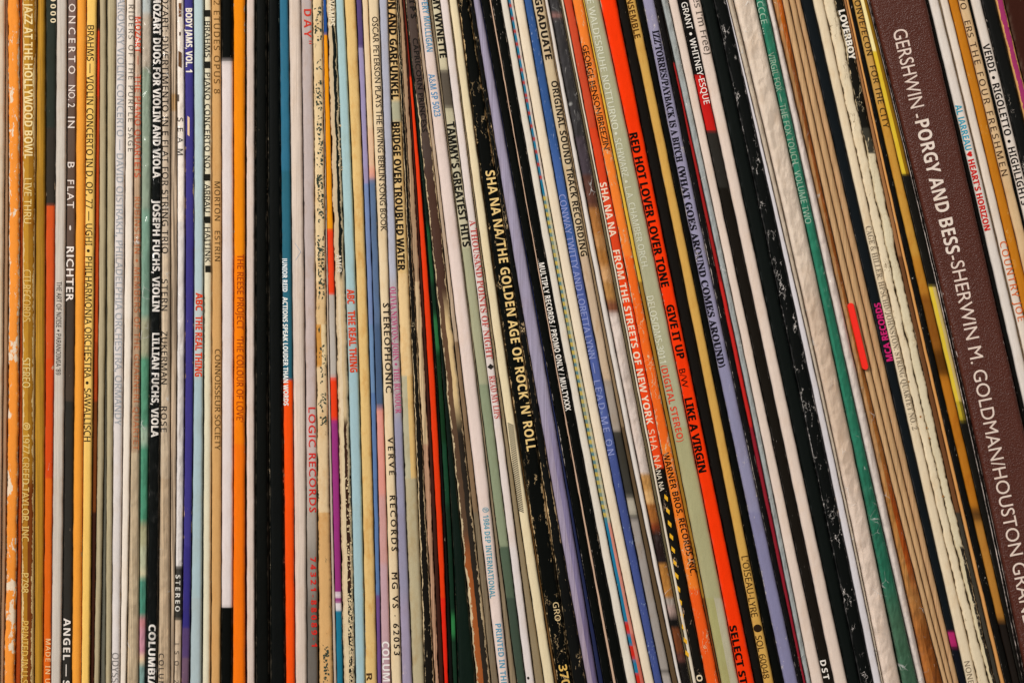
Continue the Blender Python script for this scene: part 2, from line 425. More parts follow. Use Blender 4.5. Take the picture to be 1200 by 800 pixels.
def letter(r, o, loc, s, x0, y0, x1, y1, cap, colr, opt, mat, props):
    sty_ = opt.split('#')[0]
    style = 'S' if 'S' in sty_ else 'G' if ('G' in sty_ or 'L' in sty_) else 'H' if ('B' in sty_ or 'X' in sty_) else 'N'
    if 'F' not in sty_: cap *= 1.12
    ch = capheight(style)
    off = 0.0
    thick = .014 if 'X' in sty_ else (.02 if ('G' in sty_ and 'B' in sty_) else (.006 if style in 'NG' and 'L' not in sty_ else 0))
    L = math.hypot(x1 - x0, y1 - y0)
    want = L / cap * ch                      # wanted width at size 1
    off = 1.0 if cap > 12 else 0.0
    vs, fs = glyph_mesh(s, style, 1.0, off)
    if not vs: return
    w1 = max(v[0] for v in vs) - min(v[0] for v in vs)
    lim = 1.22 if 'B' in sty_ or 'X' in sty_ else 1.15
    if want > w1 * lim:
        vs2, _ = glyph_mesh(s, style, 1.6, off)
        w2 = max(v[0] for v in vs2) - min(v[0] for v in vs2)
        if w2 > w1 + 1e-4:
            sp = 1 + (want / lim - w1) / (w2 - w1) * .6
            vs, fs = glyph_mesh(s, style, sp, off)
    dd = [0.0] * len(vs)
    if thick:           # heavier strokes: the glyph laid down again a hair to each side
        n0 = len(vs); base_v, base_f = list(vs), list(fs); vs = []; fs = []; dd = []
        sh = [(0, 0), (thick, thick * .6), (-thick, thick * .6), (thick, -thick * .6), (-thick, -thick * .6)] if thick > .012 else [(-thick, 0), (thick, 0)]
        for k, (sx, sy) in enumerate(sh):
            vs += [(a + sx, b + sy * .5) for a, b in base_v]; fs += [tuple(i + k * n0 for i in f) for f in base_f]; dd += [k * -8e-6] * n0
    xm = min(v[0] for v in vs); xM = max(v[0] for v in vs)
    t = ((x1 - x0) / L, (y1 - y0) / L); nrm = (t[1], -t[0])
    ym = min(max((y0 + y1) / 2, 0), 800); e0 = edges_of(r, ym); cap = min(cap, .86 * (e0[1] - e0[0]))
    out, uv, ed = [], [], []
    for (vx, vy), dz in zip(vs, dd):
        a = (vx - xm) / (xM - xm) * L
        b = (vy / ch - .5) * cap
        cx, cy = x0 + t[0] * a, y0 + t[1] * a
        xl, xr = edges_of(r, cy); mg = cap / 2 + .05 * (xr - xl)
        if xr - xl > 2 * mg: cx = min(max(cx, xl + mg), xr - mg)
        else: cx = (xl + xr) / 2
        px = cx + nrm[0] * b; py = cy + nrm[1] * b
        xl, xr = edges_of(r, py); wpx = max(xr - xl, 1)
        u = (px - xl) / wpx
        if 'K' not in opt:
            if u < .04: u = .04; px = xl + .04 * wpx
            if u > .96: u = .96; px = xl + .96 * wpx
        d = front(r, .5, py, wpx) - 7e-5 + dz
        out.append(W(px, py, d)); uv.append((px * .25, py * .25)); ed.append(min(abs(2 * u - 1), 1) * .8)
    q = mkmesh('title_lettering', out, fs, CARD, parent=o, uv=uv, edge=ed, col=[lin(colr)] * len(out), smooth=False, loc=loc)
    props(q)
    if mat is not CARD: props(q, spots=.1, edges=.1, peel=0., crack=0., gloss=.2, wear_colour=lin('8A6A60'))
    if 'W' in opt: props(q, spots=max(r['p']['spots'], .8), wear_colour=lin(opt.split('#')[1]))

def film(r, o, loc, ys):
    us = [0, .04, .12, .25, .4, .55, .7, .84, .94, 1]
    vs, uv, fs = [], [], []
    ys = [y for y in ys]
    for y in ys:
        xl, xr = edges_of(r, y); wpx = xr - xl
        for k in range(-1, len(us) + 1):
            if k < 0: x, d = xl + .1, DEPTH * .97
            elif k == len(us): x, d = xr - .1, DEPTH * .97
            else:
                u = us[k]; x = xl + .1 + u * (wpx - .2)
                d = front(r, min(max(u, .14), .86), y, wpx) - S * (1.3 + .7 * mn.noise(Vector((r['s'] + u * wpx * .10, y * .018, 2))) + .5 * mn.noise(Vector((r['s'] + u * wpx * .25, y * .09, 7))))
                e = abs(2*u-1)
                if e > .8: d += S * (e - .8) * 5 * min(wpx * .2, 3)
            vs.append(W(x, y, d)); uv.append((x * .25, y * .25))
    st = len(us) + 2
    for i in range(len(ys) - 1):
        for k in range(st - 1):
            a = i * st + k; fs.append((a, a + st, a + st + 1, a + 1))
    q = mkmesh('plastic_cover', vs, fs, FILM, parent=o, uv=uv, loc=loc)
    q['seed'] = r['s']

def tab(r, o, loc):
    x0, y0, x1, y1, wd = r['tab']
    L = math.hypot(x1 - x0, y1 - y0); t = ((x1 - x0) / L, (y1 - y0) / L); n = (t[1], -t[0])
    out = []
    N = 10
    for i in range(N + 1):
        a = math.pi * i / N; out.append((wd/2 - wd/2 * math.sin(a), wd/2 * math.cos(a)))
    for i in range(N + 1):
        a = math.pi * i / N; out.append((L - wd/2 + wd/2 * math.sin(a), -wd/2 * math.cos(a)))
    vs = []
    m = len(out)
    for lay, (d, sh) in enumerate(((0.0, 1.0), (-.0010, 1.0), (-.0013, .8))):
        for a, b in out:
            px = x0 + t[0] * a + n[0] * b * sh; py = y0 + t[1] * a + n[1] * b * sh
            vs.append(W(px, py, r['y0'] + .0002 + d))
    fs = []
    for lay in range(2):
        for i in range(m):
            j = (i + 1) % m; fs.append((lay*m + i, lay*m + j, (lay+1)*m + j, (lay+1)*m + i))
    fs.append(tuple(range(2*m, 3*m)))
    mkmesh('red_tab', vs, fs, TAB, parent=o, smooth=False, loc=loc)

K = '060806'    # printed black
R('pale beige spine at the far left edge of the row', [-9,6.3,-9,3.2,-14,-.5], 'D8C2AA', stain=.6, prot=1.5)
R('narrow brown spine left of the peeling orange one', [6.6,8.5,3.5,8.3,-.2,3.8], 'A07E60', prot=-2)
R('peeling orange spine with bare cream paper showing through', [8.9,22.3,10,22.2,5,17.3], 'EE9238', peel=.66, edges=.6, crack=.7, wear_colour='F4E0C8', jit=.7, prot=1.2)
R('thin rust red spine between peeling orange and olive gold', [22.6,25.8,22.5,25.7,17.6,24], 'A04418', prot=-2.5, edges=.3)
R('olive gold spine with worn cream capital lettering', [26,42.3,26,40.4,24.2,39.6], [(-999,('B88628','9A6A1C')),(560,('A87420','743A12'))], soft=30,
  texts=[("THE JAZZ AT THE HOLLYWOOD BOWL",33.5,-20,33.5,186,8.5,'F0D9A0','BW#C08A30'),("LIVE THRU",33,209,32.5,262,7.5,'E8CC88','RW#B8862A'),("CTI RECORDS",32,316,31.5,377,7.5,'E0BC70','R'),("STEREO",31,419,30.8,454,7.8,'E8D08A','R'),
   ("\u2117 1977 CREED TAYLOR, INC",31,495,29.5,634,7,'E4C67C','R'),("P798",29.5,671,29.3,694,7,'E8C97A','R'),("PRINTED IN U.S.A.",29.5,727,28.5,812,7,'E0B860','R')], edges=.85, peel=.25, spots=.45, wear_colour='E8CF98', prot=.8, stain=1.0, gloss=.6)
R('mustard gold rounded spine without lettering', [43.6,53,41,52.7,40.2,50.2], 'B8862A', gloss=.6, ribs=.35, rnd=.42, prot=.3, spots=.05)
R('spine dark green above and orange red below, chipped', [53.6,66,53.1,63.1,50.6,59.3], [(-999,'2C322C'),(150,'35302A'),(241,'CC5222'),(420,'D04A18'),(560,'DC6418')],
  [("000000",64,-20,64,27,5.5,'E4D4B0','B'),("MADE IN U.S.A.",57.3,748,56,822,5,'F0C890','R')], peel=.35, spots=.5, wear_colour='E8D4BC', prot=-.3)
R('light grey spine with small black lettering, left of dark charcoal', [66.3,78.5,63.4,76,59.9,71.7], 'CDC3B8', [("THE ART OF NOISE \u2022 PARANOIMIA '89",69.5,330,68.5,439,5.2,'3A3634','R')], prot=1.3, ribs=.15)
R('brown to charcoal spine with widely spaced white capitals', [79,89.6,76.4,87.1,72,83.7], [(-999,'75605A'),(120,'5E4C42'),(330,'443A32'),(470,'2E2C28')],
  [("CONCERTO",84.5,-8,84,87,7,'E8DCD4','GR'),("NO. 2",84,100,83.5,126,7,'E8DCD4','GR'),("IN",83.5,137,83.3,150,7,'E8DCD4','GR'),("B",83.2,190,83,197,7,'E8DCD4','GR'),("FLAT",82.8,211,82.5,244,7,'E8DCD4','GR'),("\u2022",82.5,264,82.5,270,4,'E8DCD4','B'),("RICHTER",82.3,289,81.5,353,7.4,'F0E6DE','GB'),
   ("ANGEL",78.5,724,77.8,773,7.2,'E8E0D8','B'),("\u2014 S",77.8,778,77.5,803,7,'E8E0D8','B')], prot=-.8)
R('plain amber orange spine right of spaced white capitals', [90,101,87.4,98.3,84,94.8], 'EC9C3A', rnd=.35, prot=1.2)
R('yellow spine with black violin concerto lettering', [101.4,113.3,98.6,109.1,95.2,104.9], 'EFC46A',
  [("BRAHMS \u2014 VIOLIN CONCERTO IN D, OP. 77 \u2014 UGHI \u2022 PHILHARMONIA ORCHESTRA \u2022 SAWALLISCH",106.3,30,102.2,517,6.8,'2E2114','R')], prot=.6)
R('thin rust spine with dark speckled foot beside yellow', [113.8,116.3,109.5,114.6,105.4,110], [(-999,'30241C'),(36,'D8401C'),(113,'B8481C'),(400,'A03E18'),(470,'6E3A18'),(600,'3A1E14')], spots=.8, wear_colour='B07830', prot=-2.6)
R('pale khaki spine next to rust, left of the khaki pair', [116.7,124,115,122.9,110.2,116.6], 'B6A888', rnd=.35, ribs=.2, prot=.2, edges=.3)
R('very thin olive grey spine between two khaki ones', [124.2,125.3,123.2,124.7,116.9,123.3], '66655A', prot=-3)
R('pale khaki spine left of the lavender white one', [125.5,135.5,124.9,132.8,123.6,130.2], 'B8AB8A', rnd=.4, ribs=.2, prot=.4)
R('bluish white spine with faded grey violin concerto lettering', [136.2,147.4,133.4,144.4,130.8,140.3], 'DAD2CF',
  [("TCHAIKOVSKY VIOLIN CONCERTO \u2014 DAVID OISTRAKH, PHILADELPHIA ORCHESTRA, ORMANDY",142.3,-25,138.3,498,7,'A2A6AC','RW#DAD2CF'),("ODYSSEY",135.5,764,134.5,812,7,'8A8684','R')], rnd=.3, prot=1.4)
R('cream spine with dark grey capitals ending near the top', [148,157.4,145.2,154.4,141,148], 'E8DCCE', [("RIDERS OF THE PURPLE SAGE",154.4,6,153.8,178,5.4,'6A625C','RK')], prot=1)
R('cream to tan spine in plastic with faded orange red capitals', [157.8,165.6,154.9,164.2,148.5,162.6], [(-999,'E4D6C8'),(60,'D0B49C'),(190,'C4A688'),(420,'BEA284'),(530,'D0BC9E')],
  [("MOZART",162,20,162,62,6.2,'E0512C','B'),("\u2014",162,66,162,76,5,'E0512C','B'),("THE PIANO QUARTETS",162,88,161.5,208,6,'DC5830','R'),("RUBINSTEIN \u2022 MEMBERS OF THE GUARNERI QUARTET",161.7,231,159.5,527,5.8,'CC7A4E','R')], film=True, ribs=.3, prot=.4)
R('patchy teal spine in plastic with pink patches lower down', [166,177.6,164.5,175.3,162.8,170.1], [(-999,'B4BCBC'),(16,'B8AC9C'),(80,'93A290'),(245,'7FA08E'),(372,'A6A68C'),(418,'5A9478'),(500,'A4B8A4'),(522,'4E9074'),(612,'A8A684'),(640,'B8BCA0'),(668,'D0C8A8'),(676,'4C8C78'),(722,'C8888C'),(735,'C890A0'),(766,'DCC0A0'),(777,'7C9C98')], film=True, spots=.3, prot=-.3, soft=9)
R('black spine with bold white capitals among cream classical records', [178.3,189.2,175.6,188.2,170.4,184.3], '0A0E0D',
  [("MOZART DUOS FOR VIOLIN AND VIOLA",184.2,-5,183.7,209,7.6,'F2ECE6','X'),("JOSEPH FUCHS, VIOLIN",183.6,234,182.9,365,7.4,'F2ECE6','X'),("LILLIAN FUCHS, VIOLA",182.8,390,181.5,512,7.4,'F2ECE6','X'),("COLUMBIA/CBS",178.6,731,177,836,7.2,'F0EAE4','X')], film=True, spots=.1, prot=.9)
R('cream spine in plastic with slanted black capitals', [189.5,200,188.6,199.6,184.8,199.6], [(-999,'DDCAB4'),(300,'DAC6AC'),(560,'D2BA9C')],
  [("MOZART: DIVERTIMENTO IN E FLAT FOR STRING TRIO",193.2,-14,193,297,6.4,'1E1A18','R'),("STERN",193,327,192.8,364,6.2,'2A2624','R'),("ZUKERMAN",192.7,388,192.2,450,6.2,'2A2624','R'),("ROSE",192.2,476,191.8,506,6.2,'2A2624','R'),("COLUMBIA",189.2,765,188.6,826,5.2,'4A4440','R')], film=True, ribs=.3, prot=.5)
R('narrow ribbed tan spine right of slanted black capitals', [200.3,206.6,200,207,199.9,203.6], [(-999,'CCB49A'),(110,'C09A6C'),(130,'CCB49A')], ribs=.7, prot=-.6)
R('white spine with brown stains, lower half grey with STEREO', [207,215.7,207.5,216.2,204,212.2], [(-999,'F0E6DC'),(260,'DCD6D4'),(663,'3A3834'),(726,'CCB8A0')],
  [("SEAM",210.8,138,210.8,182,5.6,'3A3430','R'),("STEREO",206.9,673,206.6,716,5,'E8E4DC','B'),("JSO 2",204.6,752,204.5,800,4.5,'5A5048','RK')],
  marks=[(211,12,3.4,16,'7A5030',0),(211,70,4,18,'6E4A2C',1),(211,40,2,4,'5A4030',0),(209,115,2,8,'6E6258',0)], film=True, spots=.3, wear_colour='A88A6A', prot=.2)
R('purple spine with white block title at the top', [216,226.4,217,226.7,212.6,221.8], [(-999,'3C3680'),(640,'342E78'),(735,'54406E'),(770,'6C5268')],
  [("BODY JAMS, VOL. 1",221.5,10,221.8,85,6.6,'F0E8DC','XW#3C3488')], marks=[(221,148,2.4,22,'E8C8A8',1)], spots=.5, edges=.4, wear_colour='E8C4A4', gloss=.6, prot=.7)
R('pale blue spine with red shadowed lettering, right of purple', [227,238.8,227.2,238.1,222.8,236], [(-999,'B2C6CA'),(340,'BCC6C6'),(442,'A6BCC2'),(700,'A8B8BC')],
  [("ABC",233.6,343,233.4,364,7.2,'D8421C','X'),("THE REAL THING",233.3,370,232.6,441,7.2,'D8421C','X')], prot=1.1, spots=.1)
R('ivory spine with thin black capitals and small squares', [239.6,247.5,238.7,247.9,237,246.1], 'DAD2B8',
  [("\u25A0 BRAHMS \u25A0 PIANO CONCERTO NO. 1",241.9,12,242.4,208,5.6,'1E1E18','R'),("\u25A0 ARRAU \u25A0 HAITINK \u25A0",242.6,204,243.6,319,5.6,'1E1E18','R')], rnd=.35, prot=-.4)
R('tan kraft spine with spaced brown capitals', [248,258.8,248.3,259.6,247.4,258.4], 'CFA066',
  [("SCRIABIN: 12 ETUDES OPUS 8",253.8,-76,254.3,110,6.2,'6A4A22','R'),("MORTON   ESTRIN",254.6,213,255,306,5.6,'5A4020','R'),("CONNOISSEUR SOCIETY",255.2,409,255,527,5.8,'5A4020','R')], stain=.4, prot=.9, edges=.3)
R('pinkish white spine with a black band at top and foot', [259.3,273,260.1,273.6,259,272.3], [(-999,K),(72,'DCD0CE'),(711,K)], prot=1.5, spots=.08)
R('bright orange spine with brown capitals in its middle', [273.6,287.2,274,287.1,272.7,287.4], [(-999,'EC8A10'),(300,'F07E0C'),(520,'F07410')],
  [("THE REESE PROJECT",281.9,298,281.5,386,6.6,'A03C10','R'),("'THE COLOUR OF LOVE'",281.4,394,281,494,6.6,'A03C10','R')], prot=1.8, spots=.1)
R('hairline dark green spine edge beside bright orange', [287.5,288.6,287.4,288.4,287.7,288.9], [(-999,'14301E'),(600,'3A1830')], prot=-2.5)
R('narrow plain pinkish beige spine left of two black ones', [289,298.5,288.7,298.2,289.2,298.6], 'DAC8BE', prot=.9, ribs=.15)
R('plain black spine, left one of the black pair', [299.1,313,298.7,314,299.1,316], K, prot=0, spots=.3, gloss=.5)
R('plain black spine, right one of the black pair', [313.2,327.3,314.2,331,316.2,334.7], '070A09', prot=-.9, spots=.15, gloss=.5)
R('spine teal above and vivid orange red below, white capitals', [327.6,338,331.3,342.7,335,345.6], [(-999,'2E6C88'),(200,'286478'),(445,'F2500C')],
  [("JUNIOR REID",333.8,302,334.2,342,5,'E8EEF0','X'),("ACTIONS SPEAK LOUDER THAN WORDS",334.3,348,335,475,5,'EEF0EC','X')], prot=1.2, gloss=.55)
R('plain cream pink spine with faint blue pencil scribble', [338.5,352.6,343,357.1,346.1,359.6], 'DDCBBD', marks=[(349,290,7,1,'A8B0C0',5),(349.5,300,6,1,'A8B0C0',-5)], prot=1.1, ribs=.15)
R('grey pink spine with red capitals, lower end scuffed dark', [353.1,366.2,357.6,370.3,360,372.8], [(-999,'B9ABA8'),(330,'BFAEAA'),(560,'B0A49C'),(600,'A49A90'),(640,'8E867E'),(700,'6A645E')],
  [("Y DAY\"",360.3,-8,360.8,52,7.6,'CC3A2C','B'),("LOGIC RECORDS",365.5,477,366.6,600,7.2,'CC2E28','GB'),("74321-88089-1",366.8,652,368.6,757,5.6,'CC2C24','X')], peel=.2, spots=.35, stain=.5, wear_colour='6A625E', prot=.7, soft=40)
R('old tan spine, its dark green title rubbed away', [366.5,378.2,370.6,383.2,374,390.2], [(-999,'E2C89C'),(330,'D8B888'),(380,('C89048','E4CCA0')),(430,'DCC198'),(600,'D2A66E')], peel=.52, crack=.4, spots=.5, edges=.3, wear_colour='34443A', jit=.7, stain=.8, prot=1.2,
  marks=rubbed(369,376,379,386,[(8,48,34),(66,82,6),(95,200,80),(205,262,60),(276,350,90),(405,450,24),(460,500,36),(755,806,40)],'3A483E',3))
R('hairline grey beige spine left of the banded one', [378.4,378.8,383.6,385.6,390.6,394.2], 'B8A898', prot=-.8)
R('narrow spine banded blue, orange, red, grey, magenta and teal', [379,383.2,385.9,393.8,394.5,401.8], [(-999,'224C90'),(41,'E8940C'),(268,'E84018'),(345,'B4ACA4'),(442,'E43C14'),(492,'94307A'),(693,'D8C8D0'),(700,'94307A'),(706,'D8D0D4'),(715,'1C708C')], edges=.35, spots=.3, wear_colour='D8CCC4', prot=0, gloss=.6)
R('black spine torn down to cream card, left of pale blue', [383.5,393.7,394.3,406.4,402.2,416.2], [(-999,('D8C4A4','17201A')),(12,('C8B494','141A16')),(325,('DCC8A8','D0B890')),(492,('D8C4A0','3A2418')),(690,('D8C4A0','181814'))],
  [("VAMPS",388.5,0,389,31,6,'EADCC0','X'),("AMER.",396.5,298,397.5,321,5.4,'E0D6C4','B'),],
  marks=rubbed(393,400,410,414.5,[(120,200,26),(560,690,50),(695,812,150)],'DCC8A0',5), spots=.7, edges=1.0, crack=.5, jit=1.1, wear_colour='D8C2A0', prot=.2, soft=14)
R('pale blue spine with red shadowed lettering, left of tan', [394,404,407,419.3,416.6,427.7], [(-999,'A6C4C8'),(338,'A8B8B8'),(436,'A0BEC6')],
  [("ABC",410.7,339,411.3,356,7.4,'D8421C','X'),("THE REAL THING",411.7,364,414.6,436,7.4,'D8421C','X')], prot=.9, spots=.15)
R('yellowish tan spine blotched with brown stains', [404.5,417.6,419.9,431.9,428.1,441.7], 'DDBA7A', [("R",432.5,788,433,797,6,'4A3420','B')], stain=1.0, prot=1.4)
R('narrow spine purple at top, blue lower down', [418,424.7,432.3,438.4,441.9,446.8], [(-999,'564678'),(56,'9A90B6'),(215,'7488B4'),(380,'6C8AB0'),(460,'5A78A8'),(697,'6C4C86')], spots=.25, wear_colour='D8C8D8', prot=-.4, gloss=.5)
R('spine cream at top, slate blue mid, salmon pink below', [425,432,438.7,446.8,447.1,457.6], [(-999,'E0C6A2'),(150,'DDB898'),(196,'DC9C88'),(209,'586E90'),(380,'475C7C'),(478,'DA9488'),(580,'C89894'),(660,'BE9CA4'),(750,'B898A0')],
  [("COLUMBIA",451.8,751,453.3,822,7.2,'ECE6E4','B')], prot=.3, gloss=.5, soft=10)
R('cream spine with handmade black capitals spaced down its length', [432.3,444.6,447.2,458,458.2,470.3], 'E2CCA8',
  [("OSCAR PETERSON PLAYS THE IRVING BERLIN SONG BOOK",439.2,20,450.3,271,6,'241C16','GR'),("STEREOPHONIC",452.6,355,457,460,6.4,'241C16','GB'),("VERVE",457.2,512,459.4,556,5.6,'241C16','GB'),("RECORDS",459.9,580,462.6,645,5.8,'241C16','GB'),("MG VS \u00B7 62053",462.3,670,465.3,767,6,'241C16','GB'),("3",464.3,762,464.4,767,5.6,'241C16','B')][:5], prot=1.6, stain=.4)
R('lavender grey spine with pink serif title, foot scuffed', [445,454.9,458.5,468.1,470.6,482.5], [(-999,'ACAEBE'),(330,'B0A6A8'),(485,'9694AC'),(600,'928EA6'),(700,'9C92AA')], soft=30,
  texts=[("OLIVIA NEWTON-JOHN \u2022 THE RUMOUR",460.2,336,467,484,6,'B84878','S')], spots=.4, crack=.35, wear_colour='C8BCC8', prot=.6)
R('tan spine with heavy black capitals in two rows', [455.2,464.7,468.5,482,483,497], [(-999,'D8B67E'),(118,'A8A68C'),(143,'DABA80'),(320,'E2C390'),(440,('B4AE92','DCB878')),(560,'B4A888')],
  [("SIMON AND GARFUNKEL",457.6,-30,462.5,117,7.4,'1A140E','X'),("BRIDGE OVER TROUBLED WATER",463.5,143,470.6,317,7.4,'1A140E','X')], jit=.5, edges=.3, prot=.9, stain=.7, soft=4)
R('black spine with ragged cream flecks, left of thin beige', [465,468.5,482.3,488.8,497.2,508.2], '15120E', edges=.85, spots=.7, crack=.5, jit=.7, wear_colour='D8C4A0', prot=0)
R('thin beige striped spine right of flecked black', [468.8,472.8,489,496,508.5,513.6], [(-999,'B89878'),(330,'D8BC94'),(520,'C49A7C')], edges=.5, jit=.7, ribs=.5, wear_colour='4A2C1C', prot=-.5)
R('very thin dark brown spine left of the red one', [473,474.6,496.2,499.4,513.8,519.5], '3A1E16', prot=-1.6, edges=.2)
R('thin glossy red spine between dark ones', [474.8,475.5,499.5,507,519.7,524.9], [(-999,'7A2010'),(90,'E0380C'),(700,'DC2410')], spots=.4, wear_colour='E8C0A0', gloss=.8, prot=.2)
R('very thin black spine between red and green', [475.6,475.9,507.2,509.2,525.2,530], '120E0C', prot=-1.6)
R('thin glossy green spine streaked with black', [476,476.2,509.4,515,530.2,535.6], [(-999,'0A1A12'),(265,'1A4A2A'),(330,'0E2A1A'),(370,'2A6A3C'),(410,'0E3018'),(520,'16402A'),(590,'0F2A1C'),(720,'2E7A44'),(745,'143020')], soft=14, spots=.6, wear_colour='8AA888', gloss=.8, prot=-.4)
R('wide greenish black spine narrowing upward, right of green', [476.3,476.5,515.2,517.5,535.8,556], '0B1A13', spots=.15, gloss=.6, prot=-1)
R('dark brown spine turning rust, with black capitals at top', [476.8,488.3,517.8,531.6,556.4,573.2], [(-999,'4C3E38'),(200,'4A3228'),(360,('5E4430','D8BC8C')),(485,('56402F','2A241E')),(640,('9A5428','2A241E'))],
  [("LIPS",484,-8,484.5,22,5.4,'1A1614','X'),("CAPRICORN PRINCESS",486.2,45,497.6,155,5.2,'16120F','GX')], edges=.8, spots=.3, jit=.8, crack=.2, wear_colour='DCC8A4', gloss=.7, prot=.5, soft=50)
R('narrow taupe spine left of white with blue lettering', [488.6,491.9,532,537.2,573.6,581.8], [(-999,'BCA68E'),(400,'8C7358'),(600,'83745E')], prot=-1, ribs=.3)
R('pinkish white spine with pale blue lettering', [492.2,504,537.4,553,582.3,594.7], 'E0CDC5',
  [("JEFFERY MULLIGAN",497.3,-14,503.6,61,6.4,'5C94B4','B'),("A&M SP 5023",505.4,87,512.8,137,6.6,'5C90B8','B'),("\u2117 1984 DEP INTERNATIONAL",568.5,594,577.3,700,5.8,'5C9CB0','B'),("PRINTED IN THE U.K.",583.5,730,592.8,822,5.8,'5C98B4','B')], prot=1.7)
R('thin taupe spine between pinkish white and pale green', [504.2,508,553.2,554.1,595,603], '94836A', prot=-1.2, ribs=.3)
R('spine cream at top, sage green below, black country title', [508.2,517.7,554.3,566,603.3,613.9], [(-999,'CCC2A4'),(82,'5A5248'),(127,'BFB89C'),(290,'A6A688'),(450,'8A9478'),(640,'50604E'),(700,'3E4C40')],
  [("TAMMY WYNETTE",509.5,-30,519.6,68,7,'1C1A16','X'),("TAMMY'S GREATEST HITS",524.2,143,548.2,289,8,'1C1A16','X')], prot=.3)
R('white spine with red serif title', [517.9,527.7,566.2,575.6,614.1,624], [(-999,'DDD0CB'),(640,'DCD2D0')],
  [("A THOUSAND POINTS OF NIGHT",553.6,258,573.8,420,6.4,'BC4A44','SL'),("\u25C6",574.4,426,575.2,433,5,'2A2624','R'),("READ MY LIPS",576.2,440,583.2,490,6.2,'BC4A44','SL'),("\u2022 A",617.5,792,618.5,810,5.6,'2A2624','R')], prot=.8)
R('thin olive taupe spine widening downward beside cream', [527.9,528.8,575.9,579,624.2,634.8], '8C7D62', prot=-1.4)
R('cream spine with a diagonally hatched patch low down', [529,538.5,579.3,590,635,646.8], 'E2D2AE', marks=[(598.3+ (k*2.2)*.118, 497+k*2.2, 7.0, 1.1, '3A342C', 1.6) for k in range(47)], prot=1)
R('brown strip of shade between hatched cream and black gold lettering', [538.7,538.9,590.2,590.5,647,650], '7A5A34', prot=-2)  # strip of shade, built as a thin brown sleeve
R('cracked black spine with large gold capitals', [539.2,552.3,590.8,611,650.2,668.4], K,
  [("SHA NA NA/THE GOLDEN AGE OF ROCK 'N' ROLL",574.5,200,623,528,9.6,'E6C684','BK'),("GRO",651,705,654,727,6,'D8C090','R'),("370",659,778,663.5,803,8.6,'E0B860','B')], spots=.5, crack=.85, edges=.55, jit=.5, wear_colour='D4B88C', prot=.6)
R('cracked black spine between gold capitals and lavender', [552.5,557,611.2,618.1,668.6,684], '0E0F0E', spots=.6, crack=.8, edges=.55, jit=.5, wear_colour='D8BE94', prot=.4)
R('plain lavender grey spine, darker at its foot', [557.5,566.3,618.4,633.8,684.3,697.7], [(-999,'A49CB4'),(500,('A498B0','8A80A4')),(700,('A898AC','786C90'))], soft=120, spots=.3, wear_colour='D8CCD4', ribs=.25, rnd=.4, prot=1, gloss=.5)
R('thin navy spine widening downward right of lavender', [566.5,566.9,634,635.2,698,704], '22284A', prot=-1.4)
R('plain black spine with pale scratches, left of beige line', [567.1,577,635.4,645.3,704.2,714.6], K, spots=.45, edges=.35, crack=.2, wear_colour='C8C0BC', prot=-.2)
R('hairline pink beige spine between two blacks', [577.2,579,645.6,647.1,714.9,718.3], 'C8A890', prot=.3, edges=.4, wear_colour='2A2420')
R('black spine with small white capitals in the middle', [579.3,589.8,647.3,657.7,718.6,730.8], K, [("MULTIPLY RECORDS / PROMO ONLY / MULTYXXX",633.3,308,664,481,5.8,'EEE8E0','B')], spots=.6, edges=.4, wear_colour='DCD4CC', prot=.6)
R('off white spine left of blue and yellow dotted line', [590.1,598.5,658,667.1,731.1,742], 'DDD4C6', prot=1.2)
R('narrow spine dotted blue, red and yellow', [598.7,604.9,667.4,674,742.2,751], [(-999,('2A7A98','D8D0C4'))]+[(y0,c) for k in range(16) for y0,c in ((-10+k*14+ (k*37)%9, ('B03428','C8B8B0')), (-6+k*14+(k*37)%9, ('1F7494','D8CCC0')))][:32]+
  sum([[(230+k*9.5,('C0A848','C8BC98')),(235+k*9.5,('447884','B0B4A0'))] for k in range(40)],[])+[(612,('1F7498','D08878')),(728,('C8281C','D08878')),(742,('1F7498','C86858')),(756,('C8281C','D08070')),(772,('1F7498','C86858')),(788,('C8281C','C86858'))], prot=.4, spots=.2)
R('plain cream spine left of the speckled blue one', [605.2,617.2,674.2,686,751.3,762.8], 'E6D6BE', prot=1.4)
R('blue speckled spine with faded pale blue capitals', [617.5,627.4,686.2,697.6,763,772.4], [(-999,'34568E'),(180,'42609E'),(300,'4E5E9C'),(530,'42508A')], soft=60,
  texts=[("CONWAY TWITTY AND LORETTA LYNN",657.4,228,693.5,420,6.6,'8E98CC','R'),("\u2014 LEAD ME ON",694,425,715.5,533,6.6,'8E98CC','R')], spots=1.0, wear_colour='94A8D4', prot=.2)
R('tan spine with black soundtrack capitals, scuffed black below', [627.7,641,698,708.4,772.8,783.4], [(-999,'CFBA98'),(300,'C4AC92'),(445,'A09488'),(505,'3A3832'),(583,'B0A898'),(603,'16140F'),(607,'9C948E'),(785,'18160F'),(787,'A8A09A')],
  [("THE GRADUATE",624.5,-32,643.3,70,7,'221C16','X'),("ORIGINAL SOUND TRACK RECORDING",649.2,95,684.5,300,6.6,'221C16','B')], spots=.6, edges=.35, wear_colour='5A5046', stain=.6, prot=.7, soft=5)
R('thin brown spine right of the soundtrack capitals', [641.2,641.8,708.6,712.3,783.6,790.5], [(-999,'8A7458'),(500,'5C4A34')], prot=-1.4)
R('thin glossy white spine left of the photographic strip', [642,646,712.5,719.2,790.7,794.7], 'DCD4CE', rnd=.5, gloss=.7, prot=.8)
